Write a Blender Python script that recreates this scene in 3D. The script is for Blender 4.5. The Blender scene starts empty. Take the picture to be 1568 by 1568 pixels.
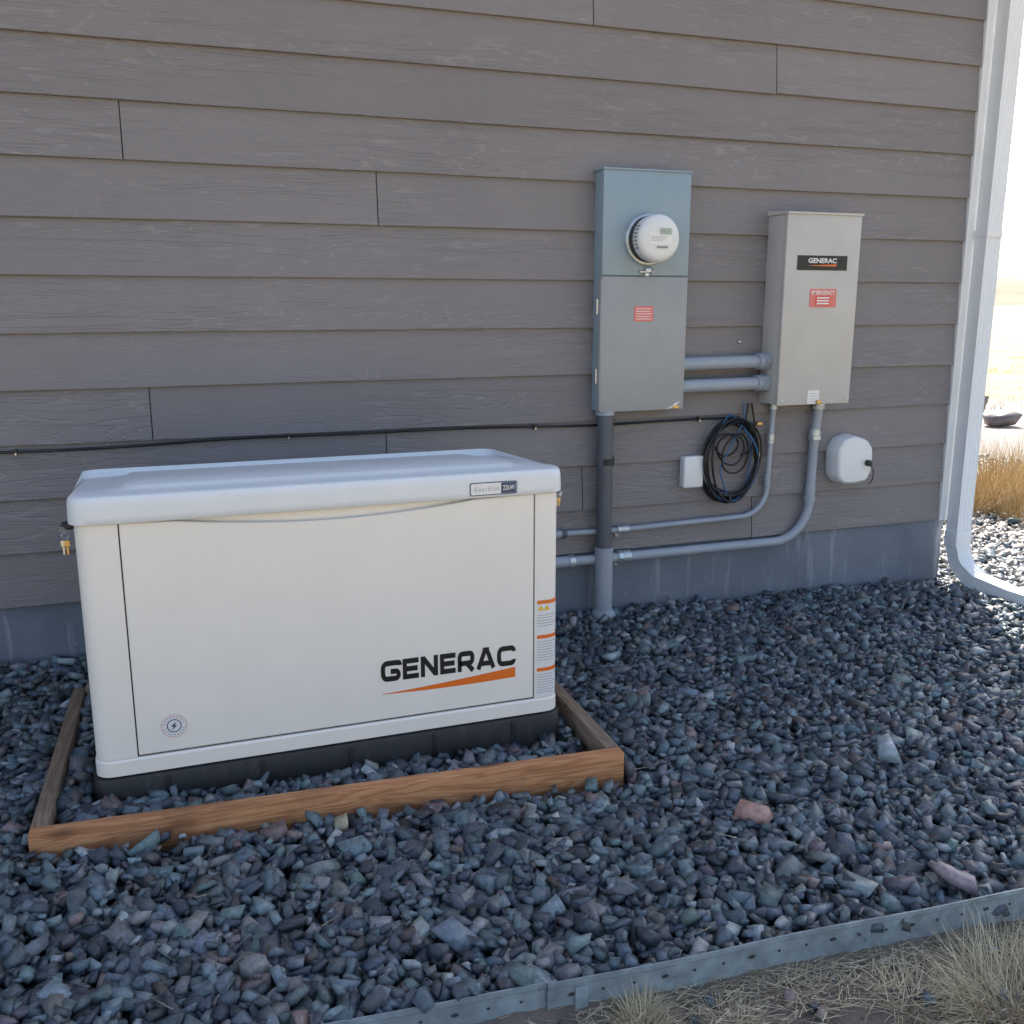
import bpy, bmesh, math, random
import numpy as np
from mathutils import Vector, Matrix
random.seed(7); rng=np.random.default_rng(7)
scene=bpy.context.scene
COL=scene.collection

# ------------------------------------------------------------------ helpers
def link(ob,parent=None):
    COL.objects.link(ob)
    if parent: ob.parent=parent
    return ob
def empty(name):
    e=bpy.data.objects.new(name,None); COL.objects.link(e); return e
def mesh_ob(name,verts,faces,mats,parent=None,smooth=False,midx=None):
    me=bpy.data.meshes.new(name); me.from_pydata([tuple(v) for v in verts],[],faces); 
    for m in (mats if isinstance(mats,(list,tuple)) else [mats]): me.materials.append(m)
    if midx is not None: me.polygons.foreach_set("material_index",midx)
    if smooth:
        me.polygons.foreach_set("use_smooth",[True]*len(me.polygons))
    me.update()
    return link(bpy.data.objects.new(name,me),parent)
def autosmooth(ob,ang=35):
    me=ob.data
    bm=bmesh.new(); bm.from_mesh(me)
    bmesh.ops.recalc_face_normals(bm,faces=bm.faces)
    for e in bm.edges:
        if len(e.link_faces)==2: e.smooth = e.calc_face_angle(0)<math.radians(ang)
    for f in bm.faces: f.smooth=True
    bm.to_mesh(me); bm.free()
def rbox(name,x0,x1,y0,y1,z0,z1,bev,mat,parent=None,seg=3,rot=None):
    bm=bmesh.new(); bmesh.ops.create_cube(bm,size=1)
    for v in bm.verts:
        v.co=Vector(((x0+x1)/2+v.co.x*(x1-x0),(y0+y1)/2+v.co.y*(y1-y0),(z0+z1)/2+v.co.z*(z1-z0)))
    if bev>0: bmesh.ops.bevel(bm,geom=bm.edges[:],offset=bev,segments=seg,profile=.5,affect='EDGES')
    me=bpy.data.meshes.new(name); bm.to_mesh(me); bm.free(); me.materials.append(mat)
    ob=link(bpy.data.objects.new(name,me),parent)
    if bev>0: autosmooth(ob,40)
    return ob
def arc(cx,cy,r,a0,a1,n):
    return [(cx+r*math.cos(math.radians(a0+(a1-a0)*i/n)),cy+r*math.sin(math.radians(a0+(a1-a0)*i/n))) for i in range(n+1)]
def rrect(x0,x1,y0,y1,r,n=8):
    return arc(x1-r,y0+r,r,-90,0,n)+arc(x1-r,y1-r,r,0,90,n)+arc(x0+r,y1-r,r,90,180,n)+arc(x0+r,y0+r,r,180,270,n)
def loft(name,loops,mat,parent=None,ang=35,cap=True):
    vs=[];fs=[];n=len(loops[0])
    for l in loops: vs+=l
    for k in range(len(loops)-1):
        for i in range(n):
            j=(i+1)%n; fs.append((k*n+i,k*n+j,(k+1)*n+j,(k+1)*n+i))
    if cap: fs.append(tuple(range(n))[::-1]); fs.append(tuple((len(loops)-1)*n+i for i in range(n)))
    ob=mesh_ob(name,vs,fs,mat,parent); autosmooth(ob,ang); return ob
def prism_xy(name,poly,z0,z1,mat,parent=None,ang=35):
    return loft(name,[[(x,y,z0) for x,y in poly],[(x,y,z1) for x,y in poly]],mat,parent,ang)
def fillet(pts,r,n=10):
    pts=[Vector(p) for p in pts]; out=[pts[0]]
    for i in range(1,len(pts)-1):
        a,b,c=pts[i-1],pts[i],pts[i+1]; u=(a-b).normalized(); v=(c-b).normalized()
        th=u.angle(v); 
        if abs(th-math.pi)<.02: out.append(b); continue
        d=r/math.tan(th/2); d=min(d,(a-b).length*.49 if i>1 else (a-b).length*.98,(c-b).length*.98 if i==len(pts)-2 else (c-b).length*.49)
        rr=d*math.tan(th/2); cen=b+(u+v).normalized()*(rr/math.sin(th/2))
        p0=b+u*d; p1=b+v*d; e0=(p0-cen); e1=(p1-cen); ang=e0.angle(e1); ax=e0.cross(e1).normalized()
        for k in range(n+1): out.append(cen+Matrix.Rotation(ang*k/n,3,ax)@e0)
    out.append(pts[-1]); return out
def tube_data(pts,r,seg=14):
    pts=[Vector(p) for p in pts]; vs=[];fs=[]
    t=(pts[1]-pts[0]).normalized(); up=Vector((0,0,1)) if abs(t.z)<.9 else Vector((1,0,0))
    nrm=t.cross(up).normalized()
    for i,p in enumerate(pts):
        if i==0: tt=(pts[1]-pts[0])
        elif i==len(pts)-1: tt=(pts[-1]-pts[-2])
        else: tt=(pts[i+1]-pts[i-1])
        tt=tt.normalized(); nrm=(nrm-tt*nrm.dot(tt)).normalized(); bn=tt.cross(nrm)
        rr=r[i] if isinstance(r,(list,tuple)) else r
        for k in range(seg):
            a=2*math.pi*k/seg; vs.append(p+nrm*(rr*math.cos(a))+bn*(rr*math.sin(a)))
    for i in range(len(pts)-1):
        for k in range(seg):
            j=(k+1)%seg; fs.append((i*seg+k,i*seg+j,(i+1)*seg+j,(i+1)*seg+k))
    fs.append(tuple(range(seg))[::-1]); fs.append(tuple((len(pts)-1)*seg+k for k in range(seg)))
    return vs,fs
def tube(name,pts,r,mat,parent=None,seg=16):
    vs,fs=tube_data(pts,r,seg); ob=mesh_ob(name,vs,fs,mat,parent); autosmooth(ob,45); return ob
def revolve_y(name,cx,cz,prof,mat,parent=None,seg=48,ang=35):
    loops=[[(cx+r*math.cos(2*math.pi*i/seg),y,cz+r*math.sin(2*math.pi*i/seg)) for i in range(seg)] for r,y in prof]
    return loft(name,loops,mat,parent,ang)
def flat(name,poly,y,mat,parent=None):
    return mesh_ob(name,[(x,y,z) for x,z in poly],[tuple(range(len(poly)))],mat,parent)
def frect(name,x0,x1,z0,z1,y,mat,parent=None):
    return flat(name,[(x0,z0),(x1,z0),(x1,z1),(x0,z1)],y,mat,parent)
def text(name,body,x0,x1,z0,z1,y,mat,parent=None,bold=0.0):
    c=bpy.data.curves.new(name,'FONT'); c.body=body; c.size=1; c.offset=bold; c.resolution_u=4
    o=bpy.data.objects.new(name,c); COL.objects.link(o)
    dg=bpy.context.evaluated_depsgraph_get(); me=bpy.data.meshes.new_from_object(o.evaluated_get(dg))
    bpy.data.objects.remove(o)
    n=len(me.vertices); co=np.zeros(n*3); me.vertices.foreach_get('co',co); co=co.reshape(-1,3)
    mn=co.min(0); mx=co.max(0)
    out=np.zeros_like(co); out[:,0]=x0+(co[:,0]-mn[0])/(mx[0]-mn[0])*(x1-x0); out[:,2]=z0+(co[:,1]-mn[1])/(mx[1]-mn[1])*(z1-z0); out[:,1]=y
    me.vertices.foreach_set('co',out.ravel()); me.materials.clear(); me.materials.append(mat); me.update(); me.name=name
    return link(bpy.data.objects.new(name,me),parent)

# ------------------------------------------------------------------ materials
def new_mat(name):
    m=bpy.data.materials.new(name); m.use_nodes=True; nt=m.node_tree
    return m,nt,nt.nodes['Principled BSDF']
def N(nt,t,**kw):
    n=nt.nodes.new(t)
    for k,v in kw.items(): setattr(n,k,v)
    return n
def ramp(nt,fac,stops):
    r=nt.nodes.new('ShaderNodeValToRGB'); el=r.color_ramp.elements
    while len(el)<len(stops): el.new(.5)
    for e,(p,c) in zip(el,stops): e.position=p; e.color=(*c,1) if len(c)==3 else c
    nt.links.new(fac,r.inputs[0]); return r
def math_n(nt,op,a,b=None,c=None):
    n=nt.nodes.new('ShaderNodeMath'); n.operation=op
    for i,v in enumerate((a,b,c)):
        if v is None: continue
        if isinstance(v,(int,float)): n.inputs[i].default_value=v
        else: nt.links.new(v,n.inputs[i])
    return n.outputs[0]
def mixc(nt,fac,a,b,mode='MIX'):
    n=nt.nodes.new('ShaderNodeMix'); n.data_type='RGBA'; n.blend_type=mode
    if isinstance(fac,(int,float)): n.inputs[0].default_value=fac
    else: nt.links.new(fac,n.inputs[0])
    for i,v in ((6,a),(7,b)):
        if isinstance(v,tuple): n.inputs[i].default_value=(*v,1)
        else: nt.links.new(v,n.inputs[i])
    return n.outputs[2]
def noise(nt,vec,scale,detail=3,rough=.5,dist=0):
    n=nt.nodes.new('ShaderNodeTexNoise'); n.inputs['Scale'].default_value=scale; n.inputs['Detail'].default_value=detail
    n.inputs['Roughness'].default_value=rough; n.inputs['Distortion'].default_value=dist
    if vec is not None: nt.links.new(vec,n.inputs['Vector'])
    return n
def bump(nt,b,h,strength=.3,dist=.002):
    n=nt.nodes.new('ShaderNodeBump'); n.inputs['Strength'].default_value=strength; n.inputs['Distance'].default_value=dist
    nt.links.new(h,n.inputs['Height']); nt.links.new(n.outputs[0],b.inputs['Normal']); return n
def objco(nt):
    return nt.nodes.new('ShaderNodeTexCoord').outputs['Object']
def scaled(nt,vec,s,loc=(0,0,0)):
    m=nt.nodes.new('ShaderNodeMapping'); m.inputs['Scale'].default_value=s; m.inputs['Location'].default_value=loc
    nt.links.new(vec,m.inputs['Vector']); return m.outputs[0]
def paint(name,col,rough=.45,var=.06,metal=0,nscale=6,bstr=.06,bscale=300,dirt=0):
    m,nt,b=new_mat(name); o=objco(nt)
    n=noise(nt,o,nscale,5,.6)
    lo=tuple(c*(1-var*1.6) for c in col); hi=tuple(min(1,c*(1+var)) for c in col)
    r=ramp(nt,n.outputs['Fac'],[(.3,lo),(.7,hi)])
    c=r.outputs[0]
    if dirt>0:
        n3=noise(nt,scaled(nt,o,(3,3,1)),9,8,.75); d=ramp(nt,n3.outputs['Fac'],[(.52,(0,0,0)),(.75,(1,1,1))])
        c=mixc(nt,math_n(nt,'MULTIPLY',d.outputs[0],dirt),c,(.16,.13,.10))
    nt.links.new(c,b.inputs['Base Color'])
    b.inputs['Metallic'].default_value=metal
    rr=ramp(nt,n.outputs['Fac'],[(.2,(rough*.85,)*3),(.8,(min(1,rough*1.15),)*3)]); nt.links.new(rr.outputs[0],b.inputs['Roughness'])
    n2=noise(nt,o,bscale,2,.5); bump(nt,b,n2.outputs['Fac'],bstr,.001)
    return m

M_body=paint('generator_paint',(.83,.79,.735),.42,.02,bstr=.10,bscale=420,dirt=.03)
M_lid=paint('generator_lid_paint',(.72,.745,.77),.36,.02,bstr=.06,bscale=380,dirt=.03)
M_black=paint('black_plastic',(.018,.018,.02),.55,.2,dirt=.25)
M_ink=paint('black_ink',(.006,.007,.010),.4,.05)
M_orange=paint('orange_ink',(.78,.16,.015),.4,.03)
M_navy=paint('navy_ink',(.03,.06,.14),.4,.05)
M_stick=paint('white_sticker',(.76,.76,.76),.35,.02)
M_red=paint('red_ink',(.68,.07,.05),.45,.05)
M_pink=paint('faded_red_label',(.68,.18,.16),.45,.05)
M_yel=paint('yellow_ink',(.8,.5,.03),.4,.03)
M_gtext=paint('grey_ink',(.25,.25,.27),.5,.05)
M_meterup=paint('meter_enclosure_paint',(.25,.335,.40),.36,.05,dirt=.06)
M_meterlo=paint('meter_door_paint',(.305,.32,.335),.38,.05,dirt=.08)
M_switch=paint('switch_enclosure_paint',(.50,.485,.465),.40,.04,dirt=.05)
M_pvc=paint('grey_conduit',(.32,.36,.42),.42,.07,dirt=.10)
M_pvcdark=paint('dark_conduit',(.095,.105,.125),.5,.1,dirt=.12)
M_galv=paint('galvanised_steel',(.50,.56,.60),.38,.15,metal=.6,nscale=30)
M_edge=paint('weathered_galvanised_edging',(.29,.36,.41),.5,.2,metal=.3,nscale=22,dirt=.25)
M_steel=paint('steel',(.55,.55,.56),.3,.1,metal=.9)
M_white=paint('white_aluminium',(.76,.78,.80),.35,.03,dirt=.06)
M_wplas=paint('white_plastic',(.74,.75,.76),.4,.03,dirt=.05)
M_cblk=paint('black_cable',(.010,.010,.012),.4,.1)
M_cblue=paint('blue_cable',(.035,.13,.30),.4,.08)
M_brass=paint('brass',(.55,.38,.15),.35,.1,metal=.9)
M_dgrey=paint('dark_gasket',(.04,.04,.045),.6,.1)
M_lcd=paint('lcd',(.42,.50,.44),.15,.03)
M_mface=paint('meter_face',(.70,.72,.74),.25,.03)

def siding_mat():
    m,nt,b=new_mat('lap_siding_paint'); o=objco(nt)
    at=N(nt,'ShaderNodeAttribute',attribute_name='rnd')
    sep=N(nt,'ShaderNodeSeparateXYZ'); nt.links.new(o,sep.inputs[0])
    hx=math_n(nt,'ADD',sep.outputs[0],sep.outputs[1])
    cx=math_n(nt,'ADD',math_n(nt,'MULTIPLY',hx,1.0),math_n(nt,'MULTIPLY',at.outputs['Fac'],53.))
    cz=math_n(nt,'MULTIPLY',sep.outputs[2],7.0)
    comb=N(nt,'ShaderNodeCombineXYZ'); nt.links.new(cx,comb.inputs[0]); nt.links.new(cz,comb.inputs[1]); nt.links.new(math_n(nt,'MULTIPLY',at.outputs['Fac'],17.),comb.inputs[2])
    n1=noise(nt,comb.outputs[0],1.7,3.0,.42)
    w=math_n(nt,'SINE',math_n(nt,'MULTIPLY',n1.outputs['Fac'],88.))
    gl=ramp(nt,w,[(0.50,(0,0,0)),(1,(1,1,1))])
    n2=noise(nt,comb.outputs[0],.9,2,.5); mk=ramp(nt,n2.outputs['Fac'],[(.40,(.10,.10,.10)),(.62,(1,1,1))])
    grain=math_n(nt,'MULTIPLY',gl.outputs[0],mk.outputs[0])
    comb2=N(nt,'ShaderNodeCombineXYZ'); nt.links.new(math_n(nt,'MULTIPLY',cx,9.),comb2.inputs[0]); nt.links.new(math_n(nt,'MULTIPLY',sep.outputs[2],150.),comb2.inputs[1])
    n3=noise(nt,comb2.outputs[0],1.,3,.6)
    n4=noise(nt,o,1.7,4,.6)
    n5=noise(nt,o,90,3,.7)
    base=ramp(nt,n4.outputs['Fac'],[(.3,(.188,.175,.182)),(.7,(.216,.200,.206))])
    c=mixc(nt,math_n(nt,'MULTIPLY',grain,.34),base.outputs[0],(.32,.305,.31))
    c=mixc(nt,math_n(nt,'MULTIPLY',n3.outputs['Fac'],.22),c,(.145,.135,.14))
    sp=ramp(nt,n5.outputs['Fac'],[(.68,(0,0,0)),(.78,(1,1,1))])
    c=mixc(nt,math_n(nt,'MULTIPLY',sp.outputs[0],.28),c,(.40,.38,.38))
    tone=math_n(nt,'ADD',.955,math_n(nt,'MULTIPLY',at.outputs['Fac'],.09))
    vm=N(nt,'ShaderNodeVectorMath',operation='SCALE'); nt.links.new(c,vm.inputs[0]); nt.links.new(tone,vm.inputs['Scale'])
    nt.links.new(vm.outputs[0],b.inputs['Base Color'])
    b.inputs['Roughness'].default_value=.55
    h=math_n(nt,'ADD',math_n(nt,'MULTIPLY',grain,-1.0),math_n(nt,'MULTIPLY',n3.outputs['Fac'],.9))
    bump(nt,b,h,.65,.003)
    return m
M_siding=siding_mat()

def concrete_mat():
    m,nt,b=new_mat('foundation_concrete'); o=objco(nt)
    n1=noise(nt,o,3,6,.65); n2=noise(nt,scaled(nt,o,(14,14,1.5)),1,4,.6); n3=noise(nt,o,45,4,.7)
    c=ramp(nt,n1.outputs['Fac'],[(.3,(.115,.135,.17)),(.7,(.18,.205,.245))]).outputs[0]
    st=ramp(nt,n2.outputs['Fac'],[(.55,(0,0,0)),(.64,(1,1,1))]); c=mixc(nt,math_n(nt,'MULTIPLY',st.outputs[0],.45),c,(.34,.37,.40))
    st=ramp(nt,n3.outputs['Fac'],[(.62,(0,0,0)),(.70,(1,1,1))]); c=mixc(nt,math_n(nt,'MULTIPLY',st.outputs[0],.5),c,(.42,.44,.46))
    nt.links.new(c,b.inputs['Base Color']); b.inputs['Roughness'].default_value=.85
    bump(nt,b,n3.outputs['Fac'],.5,.004); return m
M_conc=concrete_mat()

def wood_mat(name,c0,c1,c2,along='X'):
    m,nt,b=new_mat(name); o=N(nt,'ShaderNodeTexCoord').outputs['Object']
    s=(1.2,14,14) if along=='X' else (14,1.2,14)
    v=scaled(nt,o,s); n1=noise(nt,v,1.6,3,.5,.6)
    w=math_n(nt,'SINE',math_n(nt,'MULTIPLY',n1.outputs['Fac'],60.))
    f=math_n(nt,'ADD',math_n(nt,'MULTIPLY',w,.18),.5)
    fine=noise(nt,scaled(nt,o,tuple(k*14 if k>2 else k*5 for k in s)),1,3,.6)
    f2=math_n(nt,'ADD',f,math_n(nt,'MULTIPLY',math_n(nt,'SUBTRACT',fine.outputs['Fac'],.5),.6))
    c=ramp(nt,f2,[(.1,c0),(.5,c1),(.95,c2)]).outputs[0]
    vo=N(nt,'ShaderNodeTexVoronoi'); vo.inputs['Scale'].default_value=1; nt.links.new(scaled(nt,o,(3.3,9,9) if along=='X' else (9,3.3,9),(.37,.2,.1)),vo.inputs['Vector'])
    kn=ramp(nt,vo.outputs['Distance'],[(.09,(1,1,1)),(.20,(0,0,0))]); c=mixc(nt,math_n(nt,'MULTIPLY',kn.outputs[0],.85),c,tuple(k*.35 for k in c0))
    big=noise(nt,o,5,4,.6); st=ramp(nt,big.outputs['Fac'],[(.5,(0,0,0)),(.72,(1,1,1))]); c=mixc(nt,math_n(nt,'MULTIPLY',st.outputs[0],.6),c,tuple(k*.55 for k in c0))
    nt.links.new(c,b.inputs['Base Color']); b.inputs['Roughness'].default_value=.75
    bump(nt,b,f2,.5,.0015); return m
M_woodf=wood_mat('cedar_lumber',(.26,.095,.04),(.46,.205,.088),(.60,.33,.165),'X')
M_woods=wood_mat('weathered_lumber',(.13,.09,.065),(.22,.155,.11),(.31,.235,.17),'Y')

def stone_mat(name,bright=1.):
    m,nt,b=new_mat(name); o=objco(nt)
    at=N(nt,'ShaderNodeAttribute',attribute_name='scol')
    n1=noise(nt,o,60,4,.7); n2=noise(nt,o,260,2,.7)
    k=ramp(nt,n1.outputs['Fac'],[(.3,(.6,.6,.6)),(.7,(1.4*bright,)*3)])
    c=mixc(nt,1.,at.outputs['Color'],k.outputs[0],'MULTIPLY')
    sp=ramp(nt,n2.outputs['Fac'],[(.60,(0,0,0)),(.72,(1,1,1))]); c=mixc(nt,math_n(nt,'MULTIPLY',sp.outputs[0],.25),c,(.42,.46,.49))
    nt.links.new(c,b.inputs['Base Color'])
    b.inputs['Roughness'].default_value=.46
    bump(nt,b,n2.outputs['Fac'],.5,.002); return m
M_stone=stone_mat('crushed_rock')

# ------------------------------------------------------------------ terrain heights
EDGE_A=Vector((.23,-1.90)); EDGE_D=(Vector((1.763,-2.011))-EDGE_A).normalized()
EDGE_N=Vector((EDGE_D.y,-EDGE_D.x))
def edge_dist(x,y): return (x-.23)*EDGE_N.x+(y+1.90)*EDGE_N.y
def gravel_z(x,y):
    xx=np.clip(x,-3,6); yy=np.clip(y,-3,1.0)
    far=np.clip((x*.62+y*.78-2.3)/1.6,0,1); far=far*far*(3-2*far)
    return .09-.026*xx+.05*yy-.085*far
def ground_z(x,y):
    g=gravel_z(x,y)
    d=edge_dist(x,y)
    s=np.clip((d+.01)/.03,0,1)
    near=g-.032-(.035)*s+ .006*np.sin(x*9)*np.cos(y*7)
    r=np.sqrt((x-1)**2+(y+1)**2); t=np.clip((r-5)/12,0,1)
    return near*(1-t)+(-.20)*t

# ------------------------------------------------------------------ ground sheet
def build_ground():
    def axis(a,b,far,st):
        core=np.arange(a,b+1e-6,st); out=[];v=b;s=st
        while v<far: s*=1.18; v+=s; out.append(v)
        lo=[];v=a;s=st
        while v>-far: s*=1.18; v-=s; lo.append(v)
        return np.array(lo[::-1]+list(core)+out)
    xs=axis(-1.5,6,900,.03); ys=axis(-3.4,2,900,.03)
    X,Y=np.meshgrid(xs,ys,indexing='ij'); Z=ground_z(X,Y)
    Z=Z+rng.normal(0,.0025,Z.shape)*(np.abs(X)<12)*(np.abs(Y)<12)
    nx,ny=X.shape; co=np.stack([X,Y,Z],-1).reshape(-1,3)
    idx=np.arange(nx*ny).reshape(nx,ny); q=np.stack([idx[:-1,:-1],idx[1:,:-1],idx[1:,1:],idx[:-1,1:]],-1).reshape(-1,4)
    me=bpy.data.meshes.new('ground'); me.vertices.add(len(co)); me.vertices.foreach_set('co',co.ravel())
    me.loops.add(q.size); me.loops.foreach_set('vertex_index',q.ravel()); me.polygons.add(len(q))
    me.polygons.foreach_set('loop_start',np.arange(len(q))*4); me.polygons.foreach_set('use_smooth',np.ones(len(q),bool))
    me.update(calc_edges=True); me.validate()
    m,nt,b=new_mat('ground_soil_and_field'); o=objco(nt)
    sep=N(nt,'ShaderNodeSeparateXYZ'); nt.links.new(o,sep.inputs[0])
    n1=noise(nt,o,7,7,.7); n2=noise(nt,o,90,5,.75); n3=noise(nt,o,.6,6,.65)
    soil=ramp(nt,n1.outputs['Fac'],[(.3,(.10,.08,.07)),(.55,(.17,.14,.12)),(.75,(.25,.21,.18))]).outputs[0]
    pe=ramp(nt,n2.outputs['Fac'],[(.6,(0,0,0)),(.7,(1,1,1))]); soil=mixc(nt,math_n(nt,'MULTIPLY',pe.outputs[0],.45),soil,(.32,.29,.27))
    under=ramp(nt,n2.outputs['Fac'],[(.3,(.010,.012,.016)),(.7,(.04,.045,.055))]).outputs[0]
    field=ramp(nt,n3.outputs['Fac'],[(.3,(.42,.30,.14)),(.5,(.54,.41,.21)),(.72,(.64,.53,.32))]).outputs[0]
    d=math_n(nt,'ADD',math_n(nt,'MULTIPLY',math_n(nt,'SUBTRACT',sep.outputs[0],.23),EDGE_N.x),math_n(nt,'MULTIPLY',math_n(nt,'ADD',sep.outputs[1],1.90),EDGE_N.y))
    md=math_n(nt,'GREATER_THAN',d,-.01)
    c=mixc(nt,md,under,soil)
    light=ramp(nt,n2.outputs['Fac'],[(.35,(.20,.18,.17)),(.65,(.46,.42,.38))]).outputs[0]
    far=math_n(nt,'ADD',math_n(nt,'MULTIPLY',sep.outputs[0],.62),math_n(nt,'MULTIPLY',sep.outputs[1],.78))
    farn=math_n(nt,'ADD',far,math_n(nt,'MULTIPLY',n1.outputs['Fac'],.8))
    m0=N(nt,'ShaderNodeMapRange'); nt.links.new(farn,m0.inputs[0]); m0.inputs[1].default_value=5.2; m0.inputs[2].default_value=5.6
    c=mixc(nt,m0.outputs[0],c,light)
    m1=N(nt,'ShaderNodeMapRange'); nt.links.new(farn,m1.inputs[0]); m1.inputs[1].default_value=12.8; m1.inputs[2].default_value=14.5
    c=mixc(nt,m1.outputs[0],c,field)
    m2=N(nt,'ShaderNodeMapRange'); nt.links.new(math_n(nt,'ADD',d,math_n(nt,'MULTIPLY',n1.outputs['Fac'],.6)),m2.inputs[0]); m2.inputs[1].default_value=1.3; m2.inputs[2].default_value=1.9
    c=mixc(nt,m2.outputs[0],c,field)  # unseen ground behind the camera, made pale to bounce light onto the generator
    nt.links.new(c,b.inputs['Base Color']); b.inputs['Roughness'].default_value=.95
    h=math_n(nt,'ADD',n1.outputs['Fac'],math_n(nt,'MULTIPLY',n2.outputs['Fac'],.6)); bump(nt,b,h,.7,.02)
    me.materials.append(m); link(bpy.data.objects.new('ground',me))
build_ground()

# ------------------------------------------------------------------ distant hills + trees
def build_hills():
    vs=[];fs=[];n=160
    for i in range(n):
        a=math.radians(-20+i*1.0); R=520
        h=9+4*math.sin(i*.21)+2*math.sin(i*.53+1)+1.0*math.sin(i*1.3)
        x=R*math.cos(a);y=R*math.sin(a); ux,uy=math.cos(a),math.sin(a)
        for k,(dr,hh) in enumerate(((-120,-.5),(-60,h*.45),(0,h),(80,h*.8),(160,-1))):
            vs.append((x+ux*dr,y+uy*dr,hh))
    for i in range(n-1):
        for k in range(4): fs.append((i*5+k,(i+1)*5+k,(i+1)*5+k+1,i*5+k+1))
    m,nt,b=new_mat('hill_grass'); o=objco(nt); n1=noise(nt,o,.03,6,.6)
    r=ramp(nt,n1.outputs['Fac'],[(.3,(.24,.18,.12)),(.7,(.36,.29,.20))]); nt.links.new(r.outputs[0],b.inputs['Base Color']); b.inputs['Roughness'].default_value=1
    mesh_ob('hills',vs,fs,m,None,True)
build_hills()
def leafmat(name,a,bc):
    m,nt,b=new_mat(name); o=objco(nt); n1=noise(nt,o,1.5,4,.6)
    r=ramp(nt,n1.outputs['Fac'],[(.3,a),(.7,bc)]); nt.links.new(r.outputs[0],b.inputs['Base Color']); b.inputs['Roughness'].default_value=.8
    return m
M_leaf=leafmat('evergreen_foliage',(.03,.045,.02),(.09,.11,.05))
M_bark=paint('bark',(.10,.075,.055),.9,.2)
def tree(name,x,y,h,w):
    e=empty(name)
    tube('trunk',[(x,y,-.3),(x+.1,y,h*.4),(x,y+.1,h*.85)],[h*.035,h*.025,h*.008],M_bark,e,8)
    for i in range(7):
        a=i*2.4; z=h*(.25+.08*i); tube('limb_%d'%(i+1),[(x,y,z),(x+math.cos(a)*w*.35,y+math.sin(a)*w*.35,z+h*.08)],[h*.012,h*.003],M_bark,e,6)
    vs=[];fs=[]
    for i in range(2600):
        u=random.random(); z=h*(.10+.90*u); rad=w*.5*(1-u)**.6*(.75+.35*math.sin(u*25)+.2*random.random())
        a=random.uniform(0,6.283); q=rad*math.sqrt(random.random()); cx=x+q*math.cos(a); cy=y+q*math.sin(a)
        s=h*.03; p=[Vector((random.gauss(0,s),random.gauss(0,s),random.gauss(0,s*.7))) for _ in range(3)]
        k=len(vs); vs+=[(cx+v.x,cy+v.y,z+v.z) for v in p]; fs.append((k,k+1,k+2))
    mesh_ob('crown',vs,fs,M_leaf,e)
tree('pine_tree',120,98,4.2,6); tree('pine_tree',150,118,5,6)

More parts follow.
